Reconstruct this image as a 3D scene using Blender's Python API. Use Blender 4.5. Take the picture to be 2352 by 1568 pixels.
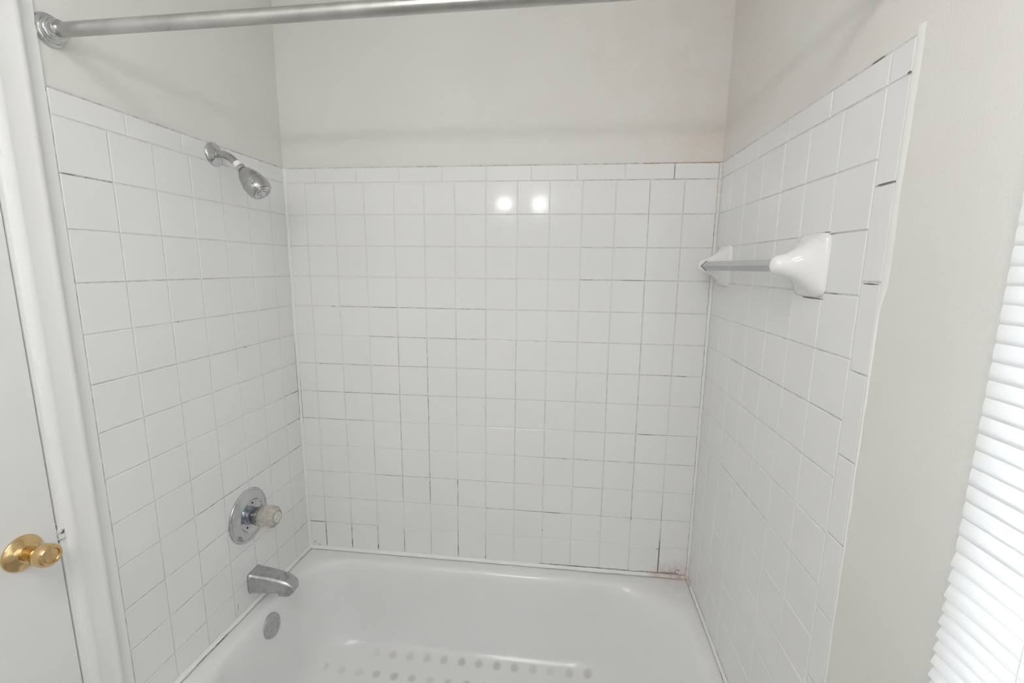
import bpy, bmesh, math, random
from mathutils import Vector, Matrix
random.seed(7)
PI = math.pi
for o in list(bpy.data.objects): bpy.data.objects.remove(o)
C = bpy.context.scene.collection
scene = bpy.context.scene

# ------------------------------------------------------------------ camera
W = 1.5000                      # alcove width
cam_d = bpy.data.cameras.new('camera'); cam = bpy.data.objects.new('camera', cam_d); C.objects.link(cam)
Rv = Vector((0.99356554, 0.11280866, 0.01008593)); Uv = Vector((-0.02859645, 0.16369974, 0.98609565)); Fv = Vector((-0.10958907, 0.98003908, -0.16587235))
M = Matrix((Rv, Uv, -Fv)).transposed().to_4x4(); M.translation = Vector((1.00358, -1.57715, 1.53596))
cam.matrix_world = M
cam_d.sensor_fit = 'HORIZONTAL'; cam_d.sensor_width = 36.0; cam_d.lens = 36.0 * 1029.91 / 2352.0; cam_d.clip_start = 0.01
scene.camera = cam

# ------------------------------------------------------------------ world, daylight, exposure
wd = bpy.data.worlds.new('sky'); scene.world = wd; wd.use_nodes = True
bg = wd.node_tree.nodes['Background']; bg.inputs[0].default_value = (0.86, 0.93, 1.0, 1); bg.inputs[1].default_value = 2.0
vs = scene.view_settings; vs.view_transform = 'Standard'; vs.look = 'None'; vs.gamma = 1.0; vs.use_curve_mapping = False
vs.exposure = 0.35
scene.cycles.max_bounces = 14; scene.cycles.diffuse_bounces = 12; scene.cycles.glossy_bounces = 8; scene.cycles.transmission_bounces = 10
BULB = 100.0        # bulb radiance
DAY = 12.5         # daylight outside the window (W)

def area(name, loc, rot, sx, sy, watts, col):
    d = bpy.data.lights.new(name, 'AREA'); d.shape = 'RECTANGLE'; d.size = sx; d.size_y = sy; d.energy = watts; d.color = col
    o = bpy.data.objects.new(name, d); o.location = loc; o.rotation_euler = rot; C.objects.link(o); return o
area('daylight', (2.05, -1.42, 1.62), (0, math.radians(90), 0), 1.5, 1.1, DAY, (0.93, 0.97, 1.0))

# ------------------------------------------------------------------ materials
def mat(name, col, rough=0.5, metal=0.0, spec=0.5, **kw):
    m = bpy.data.materials.new(name); m.use_nodes = True
    b = m.node_tree.nodes['Principled BSDF']
    b.inputs['Base Color'].default_value = (*col, 1); b.inputs['Roughness'].default_value = rough
    b.inputs['Metallic'].default_value = metal; b.inputs['Specular IOR Level'].default_value = spec
    for k, v in kw.items(): b.inputs[k.replace('_', ' ')].default_value = v
    return m
def N(m, t, **kw):
    n = m.node_tree.nodes.new(t)
    for k, v in kw.items(): setattr(n, k, v)
    return n
def L(m, a, b): m.node_tree.links.new(a, b)
def bsdf(m): return m.node_tree.nodes['Principled BSDF']
def coords(m): return N(m, 'ShaderNodeTexCoord').outputs['Object']
def noise(m, scale, detail=3, rough=0.5, vec=None):
    n = N(m, 'ShaderNodeTexNoise'); n.inputs['Scale'].default_value = scale; n.inputs['Detail'].default_value = detail
    n.inputs['Roughness'].default_value = rough; L(m, vec or coords(m), n.inputs['Vector']); return n.outputs['Fac']
def ramp(m, fac, stops):
    r = N(m, 'ShaderNodeValToRGB'); e = r.color_ramp.elements
    while len(e) < len(stops): e.new(0.5)
    for x, (p_, c) in zip(e, stops): x.position = p_; x.color = (*c, 1)
    L(m, fac, r.inputs[0]); return r.outputs[0]
def bump(m, fac, strength, dist):
    b = N(m, 'ShaderNodeBump'); b.inputs['Strength'].default_value = strength; b.inputs['Distance'].default_value = dist
    L(m, fac, b.inputs['Height']); L(m, b.outputs[0], bsdf(m).inputs['Normal'])
def math_(m, op, a, b=None, clamp=False):
    n = N(m, 'ShaderNodeMath', operation=op); n.use_clamp = clamp
    for i, v in enumerate((a, b)):
        if v is None: continue
        if hasattr(v, 'links'): L(m, v, n.inputs[i])
        else: n.inputs[i].default_value = v
    return n.outputs[0]
def mixc(m, fac, a, b):
    n = N(m, 'ShaderNodeMix', data_type='RGBA')
    if hasattr(fac, 'links'): L(m, fac, n.inputs[0])
    else: n.inputs[0].default_value = fac
    for i, v in ((6, a), (7, b)):
        if hasattr(v, 'links'): L(m, v, n.inputs[i])
        else: n.inputs[i].default_value = (*v, 1)
    return n.outputs[2]
def blot(m, centre, radius, nscale=60, amp=0.6):
    """mask of an irregular stain around a point of the object"""
    vm = N(m, 'ShaderNodeVectorMath', operation='DISTANCE'); L(m, coords(m), vm.inputs[0]); vm.inputs[1].default_value = centre
    d = math_(m, 'DIVIDE', vm.outputs['Value'], radius)
    d = math_(m, 'SUBTRACT', 1.0, d, True)
    nn = noise(m, nscale, 5, 0.7)
    return math_(m, 'MULTIPLY', d, math_(m, 'MULTIPLY', math_(m, 'SUBTRACT', nn, 0.35, True), 2.2 * amp + 1.0), True)

PAINT = (0.745, 0.744, 0.718)
def paint(name, col, bscale=260, bst=0.25, blots=()):
    m = mat(name, col, 0.55, spec=0.3)
    c = ramp(m, noise(m, 2.2, 3), [(0.3, tuple(v * 0.975 for v in col)), (0.7, tuple(min(1, v * 1.02) for v in col))])
    for ctr, rad, tint, f in blots:
        c = mixc(m, math_(m, 'MULTIPLY', blot(m, ctr, rad, 9), f), c, tint)
    L(m, c, bsdf(m).inputs['Base Color'])
    bump(m, noise(m, bscale, 2), bst, 0.0008); return m
M_WALL = paint('wall_paint', PAINT)
M_WALLB = paint('wall_paint_back', PAINT, blots=[((1.46, 0, 1.93), 0.16, (0.74, 0.60, 0.53), 0.8), ((1.5, 0, 2.35), 0.9, (0.72, 0.62, 0.57), 0.75)])
M_WALLR = paint('wall_paint_right', PAINT, 300, 0.5, blots=[((1.5, -0.1, 2.2), 0.9, (0.74, 0.64, 0.61), 0.8), ((1.5, -0.95, 1.95), 0.5, (0.78, 0.70, 0.67), 0.45)])
M_WHITE = paint('trim_paint', (0.83, 0.83, 0.82), 90, 0.15); bsdf(M_WHITE).inputs['Roughness'].default_value = 0.35
M_DOOR = paint('door_paint', (0.80, 0.80, 0.795), 120, 0.12); bsdf(M_DOOR).inputs['Roughness'].default_value = 0.4
M_RIDGE = paint('ridge_paint', (0.79, 0.787, 0.765), 90, 0.15)
M_WORN = paint('chipped_paint', (0.80, 0.80, 0.79), 90, 0.15)
L(M_WORN, ramp(M_WORN, noise(M_WORN, 130, 4, 0.7), [(0.44, (0.10, 0.10, 0.11)), (0.50, (0.80, 0.80, 0.79))]), bsdf(M_WORN).inputs['Base Color'])
M_CEIL = paint('ceiling_paint', (0.83, 0.82, 0.80))

def tile_mat(name, blots=()):
    col = (0.80, 0.80, 0.80)
    m = mat(name, col, 0.12, spec=0.24)
    c = ramp(m, noise(m, 3.0, 2), [(0.3, (0.785, 0.785, 0.785)), (0.7, (0.81, 0.81, 0.808))])
    for ctr, rad, tint, f in blots:
        c = mixc(m, math_(m, 'MULTIPLY', blot(m, ctr, rad, 70), f), c, tint)
    L(m, c, bsdf(m).inputs['Base Color'])
    L(m, ramp(m, noise(m, 5, 3), [(0.3, (0.09,) * 3), (0.7, (0.15,) * 3)]), bsdf(m).inputs['Roughness'])
    bump(m, noise(m, 16, 1), 0.25, 0.0015); return m
M_TILE = tile_mat('glazed_tile')
M_TILEB = tile_mat('glazed_tile_back', [((1.452, 0, 0.408), 0.060, (0.46, 0.30, 0.24), 1.0), ((1.405, 0, 0.402), 0.050, (0.46, 0.33, 0.26), 0.9)])
def dirt_mat(name, clean, dark, rough=0.7, nscale=55):
    m = mat(name, clean, rough, spec=0.3)
    a = N(m, 'ShaderNodeAttribute', attribute_name='dirt').outputs['Fac']
    b = N(m, 'ShaderNodeAttribute', attribute_name='rust').outputs['Fac']
    nn = noise(m, nscale, 4, 0.65)
    f = math_(m, 'MULTIPLY', a, math_(m, 'ADD', math_(m, 'MULTIPLY', nn, 2.4), -0.55), True)
    c = mixc(m, f, clean, dark)
    g = math_(m, 'MULTIPLY', b, math_(m, 'ADD', math_(m, 'MULTIPLY', noise(m, nscale * 1.7, 3), 2.2), -0.45), True)
    c = mixc(m, g, c, (0.42, 0.20, 0.12))
    L(m, c, bsdf(m).inputs['Base Color']); return m
M_GROUT = dirt_mat('grout', (0.775, 0.775, 0.77), (0.055, 0.05, 0.045))
M_CAULK = dirt_mat('caulk', (0.82, 0.82, 0.80), (0.09, 0.08, 0.07), 0.45)

M_MOULD = mat('mould', (0.19, 0.175, 0.165), 0.8)
M_CHROME = mat('polished_chrome', (0.62, 0.62, 0.63), 0.10, 1.0)
def dull(name, a, b, r0, r1, sc=30):
    m = mat(name, a, 0.3, 1.0)
    n_ = noise(m, sc, 5, 0.65)
    L(m, ramp(m, n_, [(0.35, a), (0.65, b)]), bsdf(m).inputs['Base Color'])
    L(m, ramp(m, n_, [(0.3, (r0,) * 3), (0.7, (r1,) * 3)]), bsdf(m).inputs['Roughness']); return m
M_SPOUT = dull('water_spotted_chrome', (0.44, 0.44, 0.445), (0.58, 0.58, 0.58), 0.26, 0.5, 55)
M_ROD = dull('worn_steel_tube', (0.44, 0.44, 0.43), (0.58, 0.575, 0.56), 0.25, 0.38, 9)
M_HEAD = dull('brushed_chrome', (0.46, 0.46, 0.455), (0.56, 0.56, 0.555), 0.14, 0.22, 40)
M_MIRROR = mat('mirror_silver', (0.92, 0.93, 0.93), 0.02, 1.0)
M_DARKM = mat('gap_shade_and_rubber', (0.02, 0.02, 0.02), 0.5)
M_TAPE = mat('white_thread_tape', (0.85, 0.85, 0.84), 0.6)
M_BLUEC = mat('blued_chrome_sleeve', (0.40, 0.44, 0.50), 0.14, 1.0)
M_BRASS = mat('polished_brass', (0.74, 0.53, 0.27), 0.15, 1.0)
M_ACRYL = mat('clear_acrylic', (0.93, 0.91, 0.86), 0.12, 0.0, 0.5, Transmission_Weight=0.75, IOR=1.45)
M_ACRIN = dull('yellowed_knob_core', (0.50, 0.48, 0.42), (0.78, 0.76, 0.71), 0.3, 0.5, 90); bsdf(M_ACRIN).inputs['Metallic'].default_value = 0.0
M_BAR = mat('grey_translucent_bar', (0.47, 0.48, 0.495), 0.28, 0.0, 0.5)
M_CERAM = mat('glazed_ceramic', (0.82, 0.82, 0.825), 0.10)
M_BLACK = mat('dark_void', (0.03, 0.03, 0.03), 0.8)
M_FLOOR = mat('floor_tile', (0.42, 0.40, 0.37), 0.4)
nf = N(M_FLOOR, 'ShaderNodeTexBrick'); nf.offset = 0.0
nf.inputs['Color1'].default_value = (0.42, 0.40, 0.37, 1); nf.inputs['Color2'].default_value = (0.40, 0.385, 0.355, 1); nf.inputs['Mortar'].default_value = (0.28, 0.27, 0.25, 1)
nf.inputs['Scale'].default_value = 3.3; nf.inputs['Brick Width'].default_value = 1.0; nf.inputs['Row Height'].default_value = 1.0; nf.inputs['Mortar Size'].default_value = 0.012
L(M_FLOOR, coords(M_FLOOR), nf.inputs['Vector']); L(M_FLOOR, nf.outputs[0], bsdf(M_FLOOR).inputs['Base Color'])

# bathtub enamel, with the grey non-slip discs worn into its floor and the stain in the far right corner
M_TUB = mat('tub_enamel', (0.79, 0.79, 0.79), 0.16, 0.0, 0.5)
def tub_nodes(m):
    co = coords(m); sep = N(m, 'ShaderNodeSeparateXYZ'); L(m, co, sep.inputs[0])
    X, Y, Z = sep.outputs; X = math_(m, 'ADD', X, W / 2); Y = math_(m, 'ADD', Y, -0.38)
    total = None
    for (y0, x0, x1, off) in ((-0.150, 0.30, 1.27, 0.0), (-0.232, 0.17, 1.27, 0.033), (-0.314, 0.17, 1.27, 0.0), (-0.396, 0.17, 1.27, 0.033), (-0.478, 0.2, 1.27, 0.0)):
        fx = math_(m, 'PINGPONG', math_(m, 'ADD', X, -x0 - off), 0.0333)       # 0..0.0333
        dx = math_(m, 'SUBTRACT', 0.0333, fx)
        dy = math_(m, 'SUBTRACT', Y, y0)
        r = math_(m, 'SQRT', math_(m, 'ADD', math_(m, 'MULTIPLY', dx, dx), math_(m, 'MULTIPLY', dy, dy)))
        d = math_(m, 'MULTIPLY', math_(m, 'SUBTRACT', 0.0195, r), 95.0, True)
        inx = math_(m, 'MULTIPLY', math_(m, 'GREATER_THAN', X, x0), math_(m, 'LESS_THAN', X, x1))
        d = math_(m, 'MULTIPLY', d, inx)
        total = d if total is None else math_(m, 'ADD', total, d, True)
    total = math_(m, 'MULTIPLY', total, math_(m, 'LESS_THAN', Z, 0.095))
    wear = math_(m, 'ADD', math_(m, 'MULTIPLY', noise(m, 5.5, 2), 2.6), -0.80, True)
    total = math_(m, 'MULTIPLY', total, math_(m, 'MULTIPLY', wear, 0.62))
    c = ramp(m, noise(m, 2.5, 3), [(0.3, (0.775, 0.775, 0.775)), (0.7, (0.80, 0.80, 0.80))])
    c = mixc(m, total, c, (0.40, 0.40, 0.365))
    c = mixc(m, math_(m, 'MULTIPLY', blot(m, (1.47 - W / 2, -0.03 + 0.38, 0.39), 0.13, 25), 0.55), c, (0.58, 0.47, 0.40))
    L(m, c, bsdf(m).inputs['Base Color'])
    bump(m, noise(m, 7, 1), 0.2, 0.003)
tub_nodes(M_TUB)

M_SLAT = bpy.data.materials.new('white_slat'); M_SLAT.use_nodes = True
nt = M_SLAT.node_tree; b_ = nt.nodes['Principled BSDF']; b_.inputs['Base Color'].default_value = (0.93, 0.93, 0.93, 1); b_.inputs['Roughness'].default_value = 0.4
tr = nt.nodes.new('ShaderNodeBsdfTranslucent'); tr.inputs[0].default_value = (0.93, 0.94, 0.95, 1)
mx = nt.nodes.new('ShaderNodeMixShader'); mx.inputs[0].default_value = 0.45
nt.links.new(b_.outputs[0], mx.inputs[1]); nt.links.new(tr.outputs[0], mx.inputs[2]); nt.links.new(mx.outputs[0], nt.nodes['Material Output'].inputs[0])
M_GLASS = mat('window_glass', (1, 1, 1), 0.0, 0.0, 0.5, Transmission_Weight=1.0, IOR=1.0)
def emis(name, col, s):
    m = bpy.data.materials.new(name); m.use_nodes = True; b = bsdf(m)
    b.inputs['Base Color'].default_value = (0.9, 0.9, 0.9, 1); b.inputs['Emission Color'].default_value = (*col, 1); b.inputs['Emission Strength'].default_value = s; return m
M_FILL = emis('added_fill_glow', (1.0, 0.99, 0.98), 5.0)  # glow of the added ceiling fill panel
M_BULB = emis('lit_bulb', (1.0, 0.985, 0.97), BULB)

# ------------------------------------------------------------------ helpers
class MB:
    """collects vertices and faces, then links them as one mesh object"""
    def __init__(s): s.v = []; s.f = []; s.dirt = []; s.rust = []
    def add(s, vs_, fs, dirt=0.0, rust=0.0):
        n = len(s.v); s.v += [tuple(v) for v in vs_]; s.f += [tuple(i + n for i in f) for f in fs]
        s.dirt += dirt if isinstance(dirt, list) else [dirt] * len(vs_); s.rust += rust if isinstance(rust, list) else [rust] * len(vs_)
        return s
    def box(s, x0, y0, z0, x1, y1, z1):
        vs_ = [(x, y, z) for x in (x0, x1) for y in (y0, y1) for z in (z0, z1)]
        return s.add(vs_, [(0, 1, 3, 2), (4, 6, 7, 5), (0, 4, 5, 1), (2, 3, 7, 6), (0, 2, 6, 4), (1, 5, 7, 3)])
    def loft(s, rings, close=True, cap0=True, cap1=True):
        n = len(rings[0]); vs_ = [p for r in rings for p in r]; fs = []
        for i in range(len(rings) - 1):
            for j in range(n if close else n - 1):
                k = (j + 1) % n; fs.append((i * n + j, i * n + k, (i + 1) * n + k, (i + 1) * n + j))
        if cap0: fs.append(tuple(range(n))[::-1])
        if cap1: fs.append(tuple((len(rings) - 1) * n + j for j in range(n)))
        return s.add(vs_, fs)
    def lathe(s, org, axis, prof, seg=40, flute=None):
        org = Vector(org); a = Vector(axis).normalized(); u = a.orthogonal().normalized(); w = a.cross(u)
        rings = []
        for r, h in prof:
            ring = []
            for j in range(seg):
                t = 2 * PI * j / seg; rr = max(r, 1e-5)
                if flute and r > flute[2]: rr *= 1 + flute[0] * math.cos(flute[1] * t)
                ring.append(org + a * h + (u * math.cos(t) + w * math.sin(t)) * rr)
            rings.append(ring)
        return s.loft(rings)
    def tube(s, pts, rads, seg=20):
        pts = [Vector(p) for p in pts]; rings = []; up = Vector((0, 1, 0.001))
        for i, p in enumerate(pts):
            d = (pts[min(i + 1, len(pts) - 1)] - pts[max(i - 1, 0)]).normalized()
            u = up.cross(d).normalized(); w = d.cross(u)
            r = rads[i] if isinstance(rads, (list, tuple)) else rads
            rings.append([p + (u * math.cos(2 * PI * j / seg) + w * math.sin(2 * PI * j / seg)) * r for j in range(seg)])
        return s.loft(rings)
    def build(s, name, m, parent=None, smooth=35, bevel=0.0, sub=0):
        me = bpy.data.meshes.new(name); me.from_pydata(s.v, [], s.f); me.materials.append(m)
        if any(s.dirt) or any(s.rust):
            for nm, arr in (('dirt', s.dirt), ('rust', s.rust)):
                at = me.attributes.new(nm, 'FLOAT', 'POINT'); at.data.foreach_set('value', arr)
        bm = bmesh.new(); bm.from_mesh(me); bmesh.ops.recalc_face_normals(bm, faces=bm.faces); bm.to_mesh(me); bm.free()
        o = bpy.data.objects.new(name, me); C.objects.link(o)
        if smooth:
            me.polygons.foreach_set('use_smooth', [True] * len(me.polygons)); me.set_sharp_from_angle(angle=math.radians(smooth))
        if parent:
            o.parent = parent; pw = Vector(parent.location)
            par = parent
            tot = Vector((0, 0, 0))
            while par: tot += Vector(par.location); par = par.parent
            for v in me.vertices: v.co -= tot
        if bevel:
            b = o.modifiers.new('bevel', 'BEVEL'); b.width = bevel; b.segments = 3; b.limit_method = 'ANGLE'; b.angle_limit = math.radians(35)
        if sub:
            b = o.modifiers.new('subd', 'SUBSURF'); b.levels = sub; b.render_levels = sub
        return o
def thing(name, label, cat, loc, group=None):
    o = bpy.data.objects.new(name, None); C.objects.link(o); o.location = loc; o.empty_display_size = 0.05
    o['label'] = label; o['category'] = cat
    if group: o['group'] = group
    return o
def struct(o, label=None):
    o['kind'] = 'structure'
    if label: o['label'] = label
    return o

# ------------------------------------------------------------------ setting: shell
YF = -2.05; ZC = 2.44; T = 0.12; D = 0.006       # front wall, ceiling, wall thickness, paint lies D behind the tile faces
struct(MB().box(-T, YF - T, -0.10, W + T + .05, T, 0.0).build('floor', M_FLOOR, smooth=0))
struct(MB().box(-T, YF - T, ZC, W + T, T, ZC + 0.10).build('ceiling', M_CEIL, smooth=0))
wall_back = struct(MB().box(-T, D, 0, W + T, D + T, ZC).build('wall_back', M_WALLB, smooth=0))
struct(MB().box(-T, YF - T, 0, W + T, YF, ZC).build('wall_front', M_WALL, smooth=0))
DY0, DY1, DZ = -0.853, -1.615, 2.03              # door opening in the left wall
wl = MB(); wl.box(-T, DY0 + 0.012, 0, -D, D, ZC); wl.box(-T, YF, 0, -D, DY1 - 0.012, ZC); wl.box(-T, DY1 - 0.012, DZ + 0.012, -D, DY0 + 0.012, ZC)
wall_left = struct(wl.build('wall_left', M_WALL, smooth=0))
WY0, WY1, WZ0, WZ1 = -1.072, -1.80, 0.93, 2.03   # window opening in the right wall
wr = MB(); DR = 0.0016; XR = W + DR
wr.box(XR, WY0, 0, XR + T, D, ZC); wr.box(XR, YF, 0, XR + T, WY1, ZC); wr.box(XR, WY1, 0, XR + T, WY0, WZ0); wr.box(XR, WY1, WZ1, XR + T, WY0, ZC)
wall_right = struct(wr.build('wall_right', M_WALLR, smooth=0))

# ------------------------------------------------------------------ tiles
P = 0.1095; Z0 = 1.82; G = 0.0012; XO = 0.0746; YO = 0.0906
TUBZ = 0.392
def rim_dz(x, y): return -y * (0.050 - 0.090 * x / W)      # the tub sits a little twisted in its alcove
def tile_panel(parent, to3, ucuts, vcuts, name, m):
    """tiles between the cuts; to3(u, v, h) -> point, h is height off the tile face"""
    mb = MB()
    for u0, u1 in ucuts:
        for v0, v1 in vcuts:
            if u1 - u0 < 0.006 or v1 - v0 < 0.006: continue
            rings = []
            jit = random.uniform(-0.0003, 0.0003)
            for ins, h in ((G, -0.005), (G, -0.0018), (G + 0.0005, -0.0005), (G + 0.0016, 0.0), ):
                rings.append([to3(u0 + ins, v0 + ins, h + jit), to3(u1 - ins, v0 + ins, h + jit), to3(u1 - ins, v1 - ins, h + jit), to3(u0 + ins, v1 - ins, h + jit)])
            mb.loft(rings, cap0=False)
    return mb.build(name, m, parent, smooth=0)
def grout(parent, to3, vlines, hlines, name='grout'):
    """vlines: (u, v0, v1, dirt, rust); hlines: (v, u0, u1, dirt, rust)"""
    mb = MB(); h = -0.0013; w = 0.0019
    def strip(a, b, fixed, vertical, dirt, rust):
        n = max(2, int(abs(b - a) / 0.02)); vs_ = []; dd = []; rr = []
        for i in range(n + 1):
            t = a + (b - a) * i / n; k = dirt * random.uniform(0.45, 1.3)
            for s_ in (-w, w):
                vs_.append(to3(fixed + s_, t, h) if vertical else to3(t, fixed + s_, h - 0.00005)); dd.append(k); rr.append(rust)
        mb.add(vs_, [(2 * i, 2 * i + 1, 2 * i + 3, 2 * i + 2) for i in range(n)], dd, rr)
    for u, v0, v1, d, r in vlines: strip(v0, v1, u, True, d, r)
    for v, u0, u1, d, r in hlines: strip(u0, u1, v, False, d, r)
    return mb.build(name, M_GROUT, parent, smooth=0)
def specks(parent, to3, items, name='mould_specks'):
    """small dark marks on the joints: (u, v, length, half width, vertical)"""
    mb = MB()
    for u, v, ln, hw, vert in items:
        n = 6; vs_ = []
        for i in range(n + 1):
            t = (i / n - 0.5) * ln; k = hw * 0.8 * (0.35 + 0.65 * math.sin(PI * (i + 0.5) / (n + 1))) * random.uniform(0.7, 1.2)
            for s_ in (-k, k): vs_.append(to3(u + s_, v + t, 0.0004) if vert else to3(u + t, v + s_, 0.0004))
        mb.add(vs_, [(2 * i, 2 * i + 1, 2 * i + 3, 2 * i + 2) for i in range(n)])
    return mb.build(name, M_MOULD, parent, smooth=0)
def cuts(lines, lo, hi):
    L_ = [lo] + [x for x in lines if lo + 0.004 < x < hi - 0.004] + [hi]
    return list(zip(L_[:-1], L_[1:]))
rows = [Z0 - k * P for k in range(0, 14)]
rows_asc = sorted([z for z in rows if z > TUBZ + 0.01])
TOPZ = Z0 + 0.050
vrow = cuts(rows_asc, TUBZ, Z0); vrow_s = cuts([z for z in rows_asc], TUBZ - 0.05, Z0)
# back wall
toB = lambda u, v, h: (u, -h, v)
bx_ = [XO + i * P for i in range(13)]
tile_panel(wall_back, toB, cuts(bx_, 0.0, W), vrow, 'tile_field', M_TILEB)
bj = [0.117, 0.2687, 0.424, 0.578, 0.732, 0.8863, 1.040, 1.1968, 1.3533]
tile_panel(wall_back, toB, cuts(bj, 0.0, W), [(Z0, TOPZ)], 'bullnose_row', M_TILEB)
dv = {}   # dirt of vertical joints on the back wall: column -> {row: amount}
for i in range(13):
    for k in range(13):
        d = 0.16
        if i == 3 and 5 <= k <= 10: d = 0.5
        if i == 4 and 5 <= k <= 11: d = 0.62
        if i == 5 and 4 <= k <= 7: d = 0.35
        if i == 2 and 8 <= k <= 9: d = 0.42
        if i == 1 and 7 <= k <= 8: d = 0.3
        if i == 6 and 4 <= k <= 7: d = 0.33
        if i == 7 and 5 <= k <= 9: d = 0.38
        if i == 8 and 7 <= k <= 10: d = 0.36
        if i == 11: d = 0.45
        if i == 12 and k < 6: d = 0.32
        if i == 10 and k > 5: d = 0.32
        if k == 11: d = 0.10 if 1 < i < 12 else 0.25
        if i == 5 and k in (10, 11): d = 0.8 if k == 10 else 0.35
        if i == 12 and k >= 10: d = 0.5
        if k == 12: d = {0: .85, 1: .9, 2: .8, 3: .65, 4: .3, 5: .75, 6: .4, 7: .2, 12: 1.25}.get(i, 0.12)
        dv[i, k] = d
vl = []
for i in range(13):
    for k in range(13):
        a, b = Z0 - k * P, max(Z0 - (k + 1) * P, TUBZ)
        vl.append((bx_[i], b, a, dv[i, k], 0.8 if (i == 12 and k == 12) else 0.0))
for j, x in enumerate(bj): vl.append((x, Z0, TOPZ, 0.7 if j == 8 else (0.35 if j == 4 else 0.2), 0))
hl = []
edges = [0.0] + bx_ + [W]
for k in range(1, 13):
    for c in range(14):
        d = 0.18
        if k == 1: d = 0.32 if c > 5 else 0.12
        if k == 2: d = 0.42 if c > 9 else 0.2
        if k == 3: d = 0.8 if c == 10 else (0.35 if 5 < c < 8 or c > 10 else 0.12)
        if k == 4: d = 0.6 if 2 <= c <= 6 else (0.32 if c > 6 else 0.08)
        if k == 5: d = 0.6 if 3 <= c <= 6 else (0.35 if c > 6 else 0.08)
        if k == 6: d = 0.5 if 1 <= c <= 4 else (0.6 if c == 12 else 0.28)
        if k == 7: d = 0.7 if 1 <= c <= 4 else 0.3
        if k == 8: d = 0.6 if c < 3 else (0.8 if c == 12 else (0.5 if c > 9 else 0.12))
        if k == 9: d = 0.15 if c < 8 else 0.5
        if k == 10: d = 0.4 if 2 < c < 11 else 0.25
        if k == 11: d = 0.75 if 7 <= c <= 9 else (0.3 if 2 < c < 7 else 0.3)
        if k == 12: d = 1.0 if c == 0 else (0.3 if c < 3 else 0.03)
        hl.append((Z0 - k * P, edges[c], edges[c + 1], d, 0.0))
for c in range(14):
    hl.append((Z0, edges[c], edges[c + 1], 0.55 if c > 9 else (0.3 if c > 5 else 0.12), 0.0))
hl.append((TOPZ + 0.0005, 0.0, 0.7, 0.40, 0)); hl.append((TOPZ + 0.0005, 0.7, 1.25, 0.55, 0)); hl.append((TOPZ + 0.0005, 1.25, W, 0.5, 0.8))
grout(wall_back, toB, vl, hl)
ZK = lambda k: Z0 - k * P
specks(wall_back, toB, [(0.160, ZK(4), 0.018, 0.0012, 0), (0.096, ZK(6), 0.005, 0.0016, 0), (0.030, ZK(12), 0.055, 0.0012, 0), (0.366, ZK(4), 0.05, 0.0007, 0),
    (0.0235, 0.4145, 0.006, 0.0028, 1), (0.0434, 0.4045, 0.014, 0.0013, 0), (bx_[0], 0.455, 0.09, 0.0011, 1), (bx_[1], 0.425, 0.035, 0.0024, 1), (bx_[2], 0.415, 0.020, 0.0026, 1), (bx_[3], 0.435, 0.05, 0.0008, 1),
    (bx_[4], 0.7050, 0.008, 0.0022, 1), (bx_[4], 0.67, 0.07, 0.0008, 1), (bx_[5], 0.430, 0.045, 0.0014, 1), (bx_[6], 0.408, 0.012, 0.0018, 1), (bx_[8], 0.5405, 0.005, 0.0018, 1), (bx_[11], ZK(11), 0.012, 0.0016, 1),
    (1.0247, ZK(9), 0.008, 0.0014, 0), (1.1044, ZK(9), 0.008, 0.0012, 0), (1.313, ZK(8), 0.055, 0.0011, 0), (1.422, ZK(6), 0.034, 0.0014, 0), (1.236, ZK(3), 0.078, 0.0009, 0), (0.99, ZK(11), 0.06, 0.0012, 0), (0.366, ZK(10), 0.06, 0.0008, 0),
    (bx_[12], 0.47, 0.13, 0.0020, 1), (bx_[12] - 0.006, 0.500, 0.006, 0.0022, 1), (1.06, 0.4015, 0.16, 0.0011, 0), (1.225, 0.4020, 0.13, 0.0014, 0), (1.37, 0.4030, 0.12, 0.0017, 0), (1.44, 0.4045, 0.05, 0.0022, 0), (1.452, 0.4120, 0.012, 0.0025, 1), (1.462, 0.4190, 0.014, 0.0017, 0), (1.4955, 1.868, 0.010, 0.0020, 1),
    (bj[8], 1.848, 0.03, 0.0009, 1)])
# left wall (u = distance from the back corner)
toL = lambda u, v, h: (h, -u, v)
ly = [YO + i * P for i in range(6)]; YE = 0.7486
tile_panel(wall_left, toL, cuts(ly, 0.0, YE), vrow_s, 'tile_field', M_TILE)
lj = [0.128, 0.284, 0.438, 0.5919]
tile_panel(wall_left, toL, cuts(lj, 0.0, YE), [(Z0, TOPZ)], 'bullnose_row', M_TILE)
vl = [(x, Z0 - (k + 1) * P if k < 12 else TUBZ - 0.05, Z0 - k * P, 0.22 if k < 8 else 0.32, 0) for x in ly for k in range(13)]
vl += [(x, Z0, TOPZ, 0.2, 0) for x in lj] + [(YE + 0.0008, TUBZ, TOPZ - 0.01, 0.50, 0)]
le = [0.0] + ly + [YE]
hl = []
for k in range(0, 13):
    for c in range(7):
        d = 0.22
        if k == 9: d = 0.75 if c < 5 else 0.35
        if k in (7, 8) and c == 0: d = 0.8
        if k in (3, 5) and c > 2: d = 0.36
        if k == 1 and c == 6: d = 0.75
        if k >= 10: d = 0.42
        if k == 12 and c == 0: d = 0.8
        hl.append((Z0 - k * P, le[c], le[c + 1], d, 0))
hl += [(TOPZ + 0.0005, 0, YE, 0.5, 0)]
grout(wall_left, toL, vl, hl)
specks(wall_left, toL, [(0.512, ZK(4), 0.005, 0.0018, 0), (0.2724, ZK(5), 0.008, 0.0018, 0), (0.733, ZK(1), 0.022, 0.0011, 0), (0.030, ZK(7), 0.03, 0.0012, 0), (0.018, ZK(8), 0.012, 0.0014, 0), (0.409, 0.452, 0.03, 0.0010, 1)])
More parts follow.
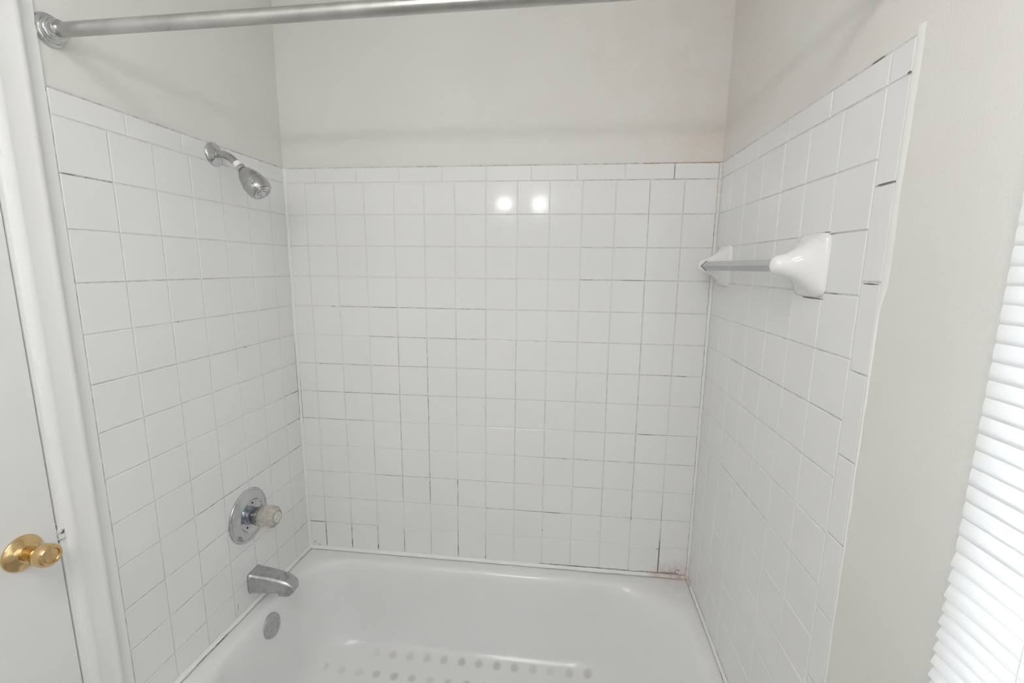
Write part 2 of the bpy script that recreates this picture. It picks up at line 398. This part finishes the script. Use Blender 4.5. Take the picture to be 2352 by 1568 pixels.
# right wall
toR = lambda u, v, h: (W - h, -u, v)
ry = [0.100 + i * P for i in range(6)]; RE = 0.757; RO = 0.806
tile_panel(wall_right, toR, cuts(ry, 0.0, RE), vrow_s, 'tile_field', M_TILE)
rj = [0.124, 0.2777, 0.4411, 0.602, 0.757]
tile_panel(wall_right, toR, cuts(rj, 0.0, RO), [(Z0, TOPZ)], 'bullnose_row', M_TILE)
ej = [Z0 - 0.152 * i for i in range(1, 10)]
ecuts = [(a, b) for a, b in cuts(sorted(ej), TUBZ - 0.05, Z0)]
tile_panel(wall_right, toR, [(RE, RO)], ecuts, 'bullnose_edge', M_TILE)
vl = [(x, Z0 - (k + 1) * P if k < 12 else TUBZ - 0.05, Z0 - k * P, 0.06, 0) for x in ry for k in range(13)]
vl += [(x, Z0, TOPZ, 0.32, 0) for x in rj] + [(RE, TUBZ, Z0, 0.14, 0)]
vl += [(RO + 0.0006, 1.05, 1.40, 0.7, 0.6), (RO + 0.0006, 0.8, 1.05, 0.45, 0), (RO + 0.0006, 1.66, 1.83, 0.7, 0), (RO + 0.0006, 1.40, 1.66, 0.15, 0), (RO + 0.0006, TUBZ, 0.8, 0.4, 0)]
re_ = [0.0] + ry + [RE]
hl = []
for k in range(0, 13):
    for c in range(7):
        d = 0.26 if k < 9 else 0.15
        if k in (2, 3) and c >= 5: d = 0.5
        if k == 5 and c > 1: d = 0.45
        if k == 8 and 1 < c < 5: d = 0.6
        hl.append((Z0 - k * P, re_[c], re_[c + 1], d, 0))
hl += [(z, RE, RO, 0.55, 0) for z in ej] + [(TOPZ + 0.0005, 0, RO, 0.36, 0)]
grout(wall_right, toR, vl, hl)
specks(wall_right, toR, [(0.726, TOPZ, 0.03, 0.0016, 0), (0.616, 1.6055, 0.07, 0.0013, 0), (0.617, 1.4790, 0.075, 0.0018, 0), (0.783, 1.5130, 0.036, 0.0014, 0), (0.786, 1.6690, 0.04, 0.0016, 0), (0.802, 1.822, 0.008, 0.0020, 0)])

# caulk beads (name trim_n): quarter round strips whose outer edges carry the dark mould lines
def bead(a, b, d1, d2, r, name, dirtf, rustf=lambda t: 0.0, n=60):
    a, b, d1, d2 = map(Vector, (a, b, d1, d2)); mb = MB(); vs_ = []; dd = []; rr = []
    prof = [(1.0, 0.0, 1), (0.93, 0.10, 1), (0.80, 0.10, 0), (0.34, 0.34, 0), (0.10, 0.80, 0), (0.10, 0.93, 2), (0.0, 1.0, 2)]
    for i in range(n + 1):
        t = i / n; p = a.lerp(b, t); p.z += rim_dz(p.x, p.y) if a.z == b.z else 0; wob = 1 + random.uniform(-0.10, 0.10)
        for x, y, e in prof:
            vs_.append(p + d1 * (x * r * wob) + d2 * (y * r * wob)); k = dirtf(t, e) if e else 0.0
            dd.append(k * random.uniform(0.6, 1.2)); rr.append(rustf(t) * random.uniform(0.5, 1.1))
    m_ = len(prof); fs = [(i * m_ + j, i * m_ + j + 1, (i + 1) * m_ + j + 1, (i + 1) * m_ + j) for i in range(n) for j in range(m_ - 1)]
    mb.add(vs_, fs, dd, rr); return struct(mb.build(name, M_CAULK, smooth=80))
z_ = lambda t: TUBZ + t * (TOPZ - TUBZ)
bead((0, 0, TUBZ), (0, 0, TOPZ), (1, 0, 0), (0, -1, 0), 0.0085, 'trim_1', lambda t, e: 1.3 if (e == 2 and 0.94 < z_(t) < 1.24) or (e == 1 and 0.93 < z_(t) < 1.09) else 0.22)
bead((W, 0, TUBZ), (W, 0, TOPZ), (-1, 0, 0), (0, -1, 0), 0.0095, 'trim_2', lambda t, e: 1.0 if e == 1 else 0.55, lambda t: 0.28 if z_(t) > 1.58 or z_(t) < 0.47 else 0.03)
bead((0, 0, TUBZ - .002), (W, 0, TUBZ - .002), (0, 0, 1), (0, -1, 0), 0.0105, 'trim_3', lambda t, e: (1.5 if t > 0.62 else 0.2) if e == 1 else 0.1, lambda t: 0.7 if 0.90 < t else 0.0)
bead((0, 0, TUBZ - .002), (0, -0.76, TUBZ - .002), (0, 0, 1), (1, 0, 0), 0.0115, 'trim_4', lambda t, e: (1.2 if 0.62 < t < 0.78 else 0.35) if e == 2 else 0.3)
bead((W, 0, TUBZ - .002), (W, -0.76, TUBZ - .002), (0, 0, 1), (-1, 0, 0), 0.0095, 'trim_5', lambda t, e: 0.9 if t < 0.6 else 0.4, lambda t: 0.7 if t < 0.06 else 0.1)
# painted caulk ridge down the outer edge of the right tile panel
rg = MB(); rings = []
for i in range(41):
    z = TUBZ + (TOPZ + 0.012 - TUBZ) * i / 40; w_ = 0.0085 + random.uniform(-0.0012, 0.0012) - (0.0055 if z < 1.50 else 0)
    rings.append([(W + DR, -RO - 0.001, z), (W - 0.0003, -RO - 0.0015, z), (W - 0.0002, -RO - 0.6 * w_, z), (W + 0.0004, -RO - 1.0 * w_, z), (W + DR, -RO - w_ * 1.5, z)])
struct(rg.loft(rings, close=True).build('trim_6', M_RIDGE, smooth=60))

# ------------------------------------------------------------------ door and casing on the left wall
prof = [(-0.7505, -D), (-0.7505, -0.0004), (-0.771, 0.0008), (-0.779, 0.0080), (-0.784, 0.0120), (-0.789, 0.0130), (-0.794, 0.0118), (-0.800, 0.0105), (-0.815, 0.0098), (-0.824, 0.0095), (-0.828, 0.0105), (-0.832, 0.0098), (-0.838, 0.0075), (-0.843, 0.004), (-0.8445, -D)]
def casing(name):
    mb = MB(); ztop = DZ + 0.008
    # side leg next to the tub, head and far leg, all with the same profile
    mb.loft([[(x, y, 0.0) for y, x in prof], [(x, y, ztop - (y + 0.8445)*-1 , ) if False else (x, y, ztop + (y + 0.8445)) for y, x in prof]], close=True)
    far = 2 * ((DY0 + DY1) / 2)
    mb.loft([[(x, far - y, 0.0) for y, x in prof], [(x, far - y, ztop + (y + 0.8445)) for y, x in prof]], close=True)
    mb.loft([[(x, y, ztop + (y + 0.8445)) for y, x in prof], [(x, far - y, ztop + (y + 0.8445)) for y, x in prof]], close=True)
    return struct(mb.build(name, M_WHITE, smooth=40))
cas = casing('trim_7')
jb = MB(); jb.box(-T, -0.8505, 0, -0.002, -0.841, DZ + 0.004); jb.box(-T, DY1 - 0.012, 0, -0.002, DY1 - 0.003, DZ + 0.004); jb.box(-T, DY1 - 0.003, DZ + 0.003, -0.002, -0.8505, DZ + 0.012)
jb.box(-0.055, -0.862, 0, -0.041, -0.8505, DZ)
struct(jb.build('trim_8', M_WHITE, smooth=0))
door = struct(MB().box(-0.038, DY1, 0.008, -0.002, -0.8535, DZ).build('door_1', M_DOOR, smooth=0, bevel=0.0015))
sp = MB(); sp.box(-0.03, -0.8536, 0.970, -0.0035, -0.8500, 1.015); sp.box(-0.003, -0.8536, 0.9775, 0.0030, -0.8440, 0.9985)
sp.build('strike_plate', M_WORN, door)
KY, KZ = -0.914, 0.990
kn = MB(); kn.lathe((-0.002, KY, KZ), (1, 0, 0), [(0.0335, 0), (0.0335, 0.002), (0.0325, 0.004), (0.029, 0.0065), (0.022, 0.009), (0.0165, 0.0115), (0.0155, 0.013)], 48)
handle = kn.build('door_handle', M_BRASS, door)
kb = MB(); kb.lathe((-0.002, KY, KZ), (1, 0, 0), [(0.0135, 0.010), (0.0125, 0.018), (0.0130, 0.030), (0.0165, 0.036), (0.0205, 0.043), (0.0216, 0.051), (0.0218, 0.056), (0.0208, 0.061), (0.0182, 0.0645), (0.0145, 0.0655), (0.0135, 0.0650), (0.0128, 0.0635), (0.0118, 0.0640), (0.0, 0.0650)], 48)
kb.build('knob', M_BRASS, handle)

# ------------------------------------------------------------------ window with mini blind on the right wall
wf = MB(); xo = XR + 0.085
for (a, b, c, d) in ((WY1, WZ0, WY0, WZ0 + 0.035), (WY1, WZ1 - 0.035, WY0, WZ1), (WY1, WZ0, WY1 + 0.035, WZ1), (WY0 - 0.035, WZ0, WY0, WZ1), (WY1, 1.47, WY0, 1.505)):
    wf.box(xo, a, b, xo + 0.03, c, d)
win = struct(wf.build('window_1', M_WHITE, smooth=0, bevel=0.002))
MB().box(xo + 0.012, WY1 + 0.03, WZ0 + 0.03, xo + 0.016, WY0 - 0.03, WZ1 - 0.03).build('pane', M_GLASS, win, smooth=0)
YB0, YB1 = -1.0425, -1.83
blind = thing('window_blind', 'white slatted mini blind, glowing with daylight, over the window on the right wall', 'blind', (1.47, (YB0 + YB1) / 2, 2.06))
XB = 1.4715
MB().box(XB - 0.014, YB1, 2.04, XB + 0.024, YB0, 2.078).build('headrail', M_SLAT, blind, smooth=0, bevel=0.002)
sl = MB(); z = 2.025; zs = []
while z > 0.94:
    zs.append(z); z -= 0.0205 if z > 1.17 else 0.0185
for z in zs:
    tilt = 88 if z > 1.25 else (84 if z > 1.21 else (74 if z > 1.165 else (63 if z < 1.135 else 68)))
    tilt = math.radians(tilt + random.uniform(-1.2, 1.2)); sag = random.uniform(-0.0006, 0.0006)
    rings = []
    for y in (YB0, YB0 - 0.3, (YB0 + YB1) / 2, YB1 + .2, YB1):
        r_ = []; wob = random.uniform(-0.0007, 0.0007)
        for side in (1, -1):
            for q in range(7):
                s_ = (-1 + 2 * q / 6) * side; crown = 0.0013 * (1 - s_ * s_) + side * 0.0002
                xx = s_ * 0.0125
                px = xx * math.cos(tilt) + crown * -math.sin(tilt); pz = xx * math.sin(tilt) * 1 + crown * math.cos(tilt)
                r_.append((XB + px * 1.0, y, z + pz + wob + sag))
        rings.append(r_)
    sl.loft(rings)
sl.build('slats', M_SLAT, blind, smooth=60)
cd = MB()
for y in (YB0 - 0.10, (YB0 + YB1) / 2, YB1 + 0.10):
    for x in (XB - 0.013, XB + 0.013): cd.tube([(x, y, 0.935), (x, y, 1.5), (x, y, 2.04)], 0.0006, 6)
cd.build('ladder_cord', M_SLAT, blind)
MB().box(XB - 0.012, YB1, 0.915, XB + 0.012, YB0, 0.930).build('bottom_rail', M_SLAT, blind, smooth=0, bevel=0.003)

# ------------------------------------------------------------------ bathtub
tub = thing('bathtub', 'white enamel bathtub with grey non-slip spots, built in between the tiled walls', 'bathtub', (W / 2, -0.38, 0.0))
def rrect(x0, x1, y0, y1, r, z, n=14, rl=None):
    """rounded rectangle ring; r = radii (front-left, front-right, back-right, back-left)"""
    pts = []
    if not isinstance(r, (tuple, list)): r = (r,) * 4
    for (cx, cy, a0, rr) in ((x0 + r[0], y0 + r[0], PI, r[0]), (x1 - r[1], y0 + r[1], 1.5 * PI, r[1]), (x1 - r[2], y1 - r[2], 0, r[2]), (x0 + r[3], y1 - r[3], PI / 2, r[3])):
        for i in range(n + 1):
            t = a0 + (PI / 2) * i / n; pts.append((cx + rr * math.cos(t), cy + rr * math.sin(t), z))
    # subdivide the straight runs so the rings line up smoothly
    out = []
    for i, p in enumerate(pts):
        out.append(p); q = pts[(i + 1) % len(pts)]
        if (i + 1) % (n + 1) == 0:
            for s_ in range(1, 12): out.append(tuple(p[c] + (q[c] - p[c]) * s_ / 12 for c in range(3)))
    return out
R0 = TUBZ - 0.004
tb = MB()
rings = [
 rrect(0.001, W - 0.001, -0.762, -0.0005, 0.004, 0.004),
 rrect(0.001, W - 0.001, -0.762, -0.0005, 0.004, R0 - 0.03),
 rrect(0.001, W - 0.001, -0.764, -0.0005, 0.004, R0 - 0.010),
 rrect(0.003, W - 0.003, -0.758, -0.0025, 0.006, R0 - 0.001),
 rrect(0.008, W - 0.008, -0.750, -0.008, 0.01, R0),
 rrect(0.036, W - 0.036, -0.712, -0.040, (0.12, 0.16, 0.16, 0.12), R0 - 0.0015),
 rrect(0.046, W - 0.046, -0.702, -0.050, (0.15, 0.20, 0.20, 0.14), R0 - 0.002),
 rrect(0.053, W - 0.054, -0.694, -0.057, (0.16, 0.22, 0.22, 0.15), R0 - 0.006),
 rrect(0.059, W - 0.061, -0.688, -0.063, (0.16, 0.23, 0.23, 0.15), R0 - 0.014),
 rrect(0.064, W - 0.072, -0.684, -0.068, (0.16, 0.24, 0.24, 0.15), R0 - 0.030),
 rrect(0.075, W - 0.105, -0.676, -0.076, (0.16, 0.24, 0.24, 0.155), R0 - 0.090),
 rrect(0.087, W - 0.150, -0.668, -0.085, (0.16, 0.23, 0.23, 0.16), R0 - 0.160),
 rrect(0.100, W - 0.195, -0.658, -0.094, (0.16, 0.22, 0.22, 0.16), R0 - 0.220),
 rrect(0.112, W - 0.225, -0.648, -0.103, (0.16, 0.20, 0.20, 0.16), R0 - 0.262),
 rrect(0.128, W - 0.250, -0.636, -0.114, (0.155, 0.19, 0.19, 0.155), R0 - 0.290),
 rrect(0.150, W - 0.275, -0.620, -0.130, (0.15, 0.18, 0.18, 0.15), R0 - 0.308),
 rrect(0.180, W - 0.305, -0.598, -0.152, (0.14, 0.17, 0.17, 0.14), R0 - 0.317),
 rrect(0.23, W - 0.36, -0.56, -0.19, 0.12, R0 - 0.320),
 rrect(0.32, W - 0.46, -0.46, -0.29, 0.07, R0 - 0.322)]
rings = [[(x, y, z + rim_dz(x, y) * max(0.0, min(1.0, (z - 0.10) / 0.25))) for x, y, z in r_] for r_ in rings]
tb.loft(rings, cap0=False, cap1=True)
basin = tb.build('basin', M_TUB, tub, smooth=60)
# overflow plate on the sloping end
tn = Vector((1, 0, 0.20)).normalized()
oc = Vector((0.0715, -0.357, 0.347))
def plate(org, nrm, prof_, name, m, parent, seg=48, **k): mb = MB(); mb.lathe(org, nrm, prof_, seg, **k); return mb.build(name, m, parent)
ov = plate(oc - tn * 0.004, tn, [(0.0385, 0), (0.0385, 0.0055), (0.0375, 0.0075), (0.034, 0.009), (0.020, 0.0105), (0.0, 0.011)], 'overflow_plate', M_SPOUT, tub)
side = Vector((0, 1, 0)); upv = tn.cross(side).normalized()
for s_ in (-1, 1):
    dd_ = (side * 0.97 + Vector((0, 0, 1)) * -0.20).normalized() * 0.0255 * s_
    plate(oc + dd_ + tn * 0.0045, tn, [(0.0045, 0), (0.0045, 0.003), (0.003, 0.0042), (0.0012, 0.0044), (0.0, 0.0034)], 'screw', M_CHROME, ov, 16)
plate((0.235, -0.375, R0 - 0.3205), (0, 0, 1), [(0.036, 0), (0.036, 0.002), (0.030, 0.003), (0.026, 0.001), (0.0, 0.001)], 'drain', M_SPOUT, tub)

# ------------------------------------------------------------------ shower head
SY = -0.330; SZ = 1.842
sh = thing('wall_shower', 'chrome shower head on a bent arm high on the left tiled wall', 'shower', (0, SY, SZ))
plate((0, SY, SZ), (1, 0, 0), [(0.0325, 0), (0.0325, 0.003), (0.031, 0.0052), (0.027, 0.0075), (0.019, 0.0115), (0.014, 0.0145), (0.0125, 0.0150)], 'wall_flange', M_CHROME, sh)
plate((0, SY, SZ), (1, 0, 0), [(0.0138, 0.013), (0.0138, 0.0165), (0.0128, 0.0175), (0.0110, 0.018)], 'collar_ring', M_CHROME, sh, 30)
pts = [(0.0, SY, SZ), (0.020, SY, SZ - 0.000), (0.034, SY, SZ - 0.0015), (0.046, SY, SZ - 0.0065), (0.056, SY, SZ - 0.0135), (0.066, SY, SZ - 0.0225), (0.074, SY, SZ - 0.0305)]
am = MB(); am.tube(pts, 0.0105, 24); am.build('arm', M_HEAD, sh)
ax = Vector((0.060, -0.003, -0.066)).normalized()
p0 = Vector((0.073, SY, SZ - 0.0295))
def al(d): return p0 + ax * d
plate(al(-0.007), ax, [(0.0109, 0), (0.0112, 0.001), (0.0108, 0.015), (0.0095, 0.0155)], 'thread_tape', M_TAPE, sh, 24)
plate(al(0.0075), ax, [(0.0125, 0), (0.0135, 0.001), (0.0135, 0.0115), (0.0120, 0.013), (0.0095, 0.0135)], 'swivel_nut', M_CHROME, sh, 24)
plate(al(0.0195), ax, [(0.0095, 0), (0.0115, 0.0015), (0.0115, 0.0055), (0.010, 0.0065)], 'swivel_ball', M_DARKM, sh, 24)
hd = al(0.0235)
prof_h = [(0.0118, 0), (0.0150, 0.0005), (0.0195, 0.005), (0.0240, 0.014), (0.0283, 0.026), (0.0315, 0.039), (0.0332, 0.052), (0.0335, 0.063), (0.0328, 0.070), (0.0310, 0.0755), (0.0285, 0.0790), (0.0255, 0.0800)]
head = plate(hd, ax, prof_h, 'spray_head', M_HEAD, sh, 56)
plate(hd + ax * 0.0785, ax, [(0.0245, 0), (0.0245, 0.004), (0.0232, 0.0052), (0.0205, 0.0052), (0.0200, 0.0040), (0.0165, 0.0040), (0.0162, 0.0056), (0.0125, 0.0068), (0.0118, 0.0054), (0.0095, 0.0054), (0.0088, 0.0075), (0.0, 0.0084)], 'spray_face', M_CHROME, sh, 48)
# raised control rib around the head and the little lever tab
plate(hd + ax * 0.0445, ax, [(0.0318, 0), (0.0331, 0.0008), (0.0336, 0.0025), (0.0331, 0.0030)], 'grip_ring', M_CHROME, sh, 56)
u_ = ax.cross(Vector((0, 1, 0))).normalized(); w2 = ax.cross(u_)
camdir = (Vector((1.0, -1.577, 1.536)) - hd); camdir = (camdir - ax * camdir.dot(ax)).normalized(); tang = ax.cross(camdir).normalized()
lv = MB()
vs_ = []
for (t, a_, h) in ((-.007, .046, .0285), (.007, .046, .0285), (.0055, .064, .0300), (-.0055, .064, .0300), (-.006, .046, .0330), (.006, .046, .0330), (.0045, .063, .0345), (-.0045, .063, .0345)):
    vs_.append(hd + ax * a_ + camdir * (h + 0.0032) + tang * t)
lv.add(vs_, [(0, 1, 2, 3), (4, 5, 6, 7), (0, 1, 5, 4), (1, 2, 6, 5), (2, 3, 7, 6), (3, 0, 4, 7)])
lv.build('spray_lever', M_CHROME, sh, smooth=0, bevel=0.001)

# ------------------------------------------------------------------ shower valve
VY, VZ = -0.3285, 0.7235
va = thing('shower_valve', 'round chrome mixer plate with clear knob, on the left wall above the tub spout', 'faucet', (0, VY, VZ))
esc = plate((0, VY, VZ), (1, 0, 0), [(0.0880, 0), (0.0880, 0.003), (0.0860, 0.0055), (0.0815, 0.0060), (0.0805, 0.0050), (0.0790, 0.0064), (0.069, 0.0105), (0.056, 0.0165), (0.0545, 0.0168), (0.0530, 0.0155), (0.050, 0.0100), (0.044, 0.0070), (0.0335, 0.0065), (0.0, 0.0065)], 'escutcheon', M_CHROME, va, 72)
for s_ in (-1, 1):
    plate((0.0065, VY + s_ * 0.016, VZ + s_ * 0.035), (1, 0, 0), [(0.0032, 0), (0.0032, 0.0012), (0.0, 0.0014)], 'screw', M_DARKM, esc, 14)
plate((0.006, VY, VZ), (1, 0, 0), [(0.0300, 0), (0.0300, 0.0045), (0.0275, 0.0055), (0.0272, 0.030), (0.0272, 0.031)], 'sleeve', M_BLUEC, va, 48)
plate((0.036, VY, VZ), (1, 0, 0), [(0.0285, 0), (0.0292, 0.001), (0.0292, 0.007), (0.0270, 0.0085), (0.021, 0.009)], 'sleeve_collar', M_HEAD, va, 48)
plate((0.0455, VY, VZ), (1, 0, 0), [(0.0190, 0), (0.0290, 0.002), (0.0335, 0.008), (0.0345, 0.020), (0.0340, 0.038), (0.0310, 0.049), (0.0250, 0.056), (0.0200, 0.058), (0.0185, 0.0565), (0.0, 0.0565)], 'knob', M_ACRYL, va, 96, flute=(0.055, 12, 0.028))
plate((0.047, VY, VZ), (1, 0, 0), [(0.0130, 0), (0.0165, 0.004), (0.0200, 0.016), (0.0215, 0.034), (0.0170, 0.046), (0.0, 0.0475)], 'knob_core', M_ACRIN, va, 60, flute=(0.08, 12, 0.010))
plate((0.1010, VY, VZ), (1, 0, 0), [(0.0175, 0), (0.0175, 0.0032), (0.0155, 0.0048), (0.0, 0.0052)], 'index_cap', M_ACRIN, va, 40)

# ------------------------------------------------------------------ tub spout
TY = -0.330
spo = thing('tub_spout', 'dull chrome tub spout with small diverter pull, low on the left tiled wall', 'faucet', (0, TY, 0.49))
def sect(x, zb, zt, hw, ch):
    ch *= 0.55; hw *= 0.93
    """cross-section of the spout: flat top, chamfered shoulders, flat sides"""
    return [(x, TY - hw * 0.86, zb), (x, TY - hw, zb + 0.012), (x, TY - hw, zt - ch), (x, TY - hw + ch * 0.55, zt - ch * 0.25), (x, TY - hw + ch, zt), (x, TY + hw - ch, zt), (x, TY + hw - ch * 0.55, zt - ch * 0.25), (x, TY + hw, zt - ch), (x, TY + hw, zb + 0.012), (x, TY + hw * 0.86, zb)]
sb = MB()
sb.loft([sect(0.0, 0.457, 0.528, 0.0335, 0.014), sect(0.006, 0.457, 0.529, 0.0338, 0.014), sect(0.010, 0.459, 0.527, 0.0320, 0.014), sect(0.045, 0.462, 0.524, 0.0310, 0.015), sect(0.085, 0.464, 0.519, 0.0295, 0.015),
         sect(0.112, 0.464, 0.513, 0.0280, 0.015), sect(0.130, 0.464, 0.507, 0.0265, 0.014), sect(0.142, 0.465, 0.499, 0.0235, 0.012), sect(0.150, 0.468, 0.489, 0.0185, 0.008)])
def lip(z, g):
    return [(0.101 - g, TY - 0.022, z), (0.103 - g, TY - 0.0245, z), (0.128, TY - 0.0245, z), (0.139 + g * 0.3, TY - 0.018, z), (0.1425 + g * 0.3, TY, z), (0.139 + g * 0.3, TY + 0.018, z), (0.128, TY + 0.0245, z), (0.103 - g, TY + 0.0245, z), (0.101 - g, TY + 0.022, z)]
sb.loft([lip(0.478, 0.002), lip(0.470, 0.001), lip(0.4585, 0.0), lip(0.4560, -0.001)])
sb.build('spout_body', M_SPOUT, spo, smooth=30, bevel=0.002)
plate((0.122, TY, 0.5085), (0.1, 0, 1), [(0.0035, 0), (0.0035, 0.010), (0.0065, 0.011), (0.0078, 0.0135), (0.0070, 0.017), (0.0, 0.0185)], 'diverter_pull', M_SPOUT, spo, 24)

# ------------------------------------------------------------------ towel bar
tbz = 1.5425; bxx = W - 0.062
tw = thing('towel_bar', 'short grey towel bar held by two white ceramic posts on the right tiled wall', 'towel bar', (W, -0.35, tbz))
def bracket(yc):
    mb = MB(); secs = [(0.000, 0.0545, 0.0620, 6.0, 0.0), (0.006, 0.0545, 0.0620, 6.0, 0.0), (0.009, 0.0525, 0.0595, 5.0, 0.0), (0.013, 0.048, 0.054, 4.0, 0.0), (0.020, 0.0405, 0.0455, 3.2, 0.001), (0.030, 0.0325, 0.0365, 2.7, 0.001), (0.042, 0.0260, 0.0290, 2.3, 0.001), (0.054, 0.0215, 0.0235, 2.1, 0.0),
                       (0.065, 0.0190, 0.0200, 2.0, 0.0), (0.073, 0.0165, 0.0172, 2.0, 0.0), (0.078, 0.0125, 0.0130, 2.0, 0.0), (0.081, 0.006, 0.006, 2.0, 0.0)]
    rings = []
    for h, a, b, e, dz in secs:
        r_ = []
        for j in range(48):
            t = 2 * PI * j / 48; c_, s_ = math.cos(t), math.sin(t)
            r_.append((W - h, yc + a * math.copysign(abs(c_) ** (2 / e), c_), tbz + 0.001 + dz + b * math.copysign(abs(s_) ** (2 / e), s_)))
        rings.append(r_)
    mb.loft(rings); return mb.build('bracket', M_CERAM, tw, smooth=60)
bracket(-0.604); bracket(-0.104)
br = MB(); hb = 0.0135
br.loft([[(bxx - hb, y, tbz), (bxx, y, tbz + hb), (bxx + hb, y, tbz), (bxx, y, tbz - hb)] for y in (-0.590, -0.118)])
br.build('bar', M_BAR, tw, smooth=0, bevel=0.0012)
sk = MB(); sk.loft([[(bxx - hb * 1.12, y, tbz), (bxx, y, tbz + hb * 1.12), (bxx + hb * 1.12, y, tbz), (bxx, y, tbz - hb * 1.12)] for y in (-0.1235, -0.1215)])
sk.build('socket_gap_shade', M_DARKM, tw, smooth=0)  # thin dark plate standing in for the shadow around the bar's far end

# ------------------------------------------------------------------ shower curtain rod
RYY, RZ = -0.724, 1.9785
rod = thing('curtain_rod', 'worn steel shower curtain rod crossing the top of the tub alcove', 'curtain rod', (0, RYY, RZ))
RYR, RZR = -0.735, 1.990
MB().lathe((-D, RYY, RZ), (W + 2 * D, RYR - RYY, RZR - RZ), [(0.0128, 0), (0.0128, 0.7), (0.0128, W + 2 * D)], 40).build('tube', M_ROD, rod)
for x, s_, yy, zz in ((-D, 1, RYY, RZ), (W + D, -1, RYR, RZR)):
    plate((x, yy, zz), (s_, 0, 0), [(0.0305, 0), (0.0305, 0.003), (0.0290, 0.0055), (0.0250, 0.0065), (0.0235, 0.008), (0.0225, 0.014), (0.0215, 0.0155), (0.0195, 0.0165), (0.0185, 0.026), (0.0175, 0.028), (0.0130, 0.0285)], 'flange', M_CHROME, rod)

# ------------------------------------------------------------------ vanity light behind the camera (seen as two reflections in the tile)
vlg = thing('vanity_light', 'two-globe chrome vanity light on the wall behind the viewer', 'lamp', (0.68, YF, 2.0))
MB().box(0.40, YF, 1.955, 0.96, YF + 0.03, 2.045).build('backplate', M_CHROME, vlg, smooth=0, bevel=0.004)
for x in (0.547, 0.815):
    plate((x, YF + 0.03, 1.998), (0, 1, 0), [(0.032, 0), (0.032, 0.03), (0.022, 0.05), (0.018, 0.06)], 'socket', M_CHROME, vlg, 28)
    g = MB(); g.lathe((x, YF + 0.087, 1.998), (0, 1, 0), [(0.014, 0)] + [(0.032 * math.sin(a), 0.032 - 0.032 * math.cos(a)) for a in [0.45 + (PI - 0.45) * i / 14 for i in range(15)]], 28)
    g.build('bulb', M_BULB, vlg)

cl = thing('added_ceiling_fill', 'added flat square fill panel on the unseen ceiling, evening out the light', 'lamp', (0.75, -1.66, ZC))  # added fill source, out of view, to flatten the room light
MB().box(0.50, -1.91, 2.40, 1.00, -1.41, ZC).build('fill_panel', M_FILL, cl, smooth=0, bevel=0.01)

mir = thing('added_fill_mirror', 'added frameless mirror on the wall behind the viewer, evening out the light', 'mirror', (0.72, YF, 1.0))  # added unseen reflector that sends light back toward the tub
MB().box(0.12, YF, 1.02, 1.32, YF + 0.008, 1.90).build('mirror_glass', M_MIRROR, mir, smooth=0, bevel=0.001)
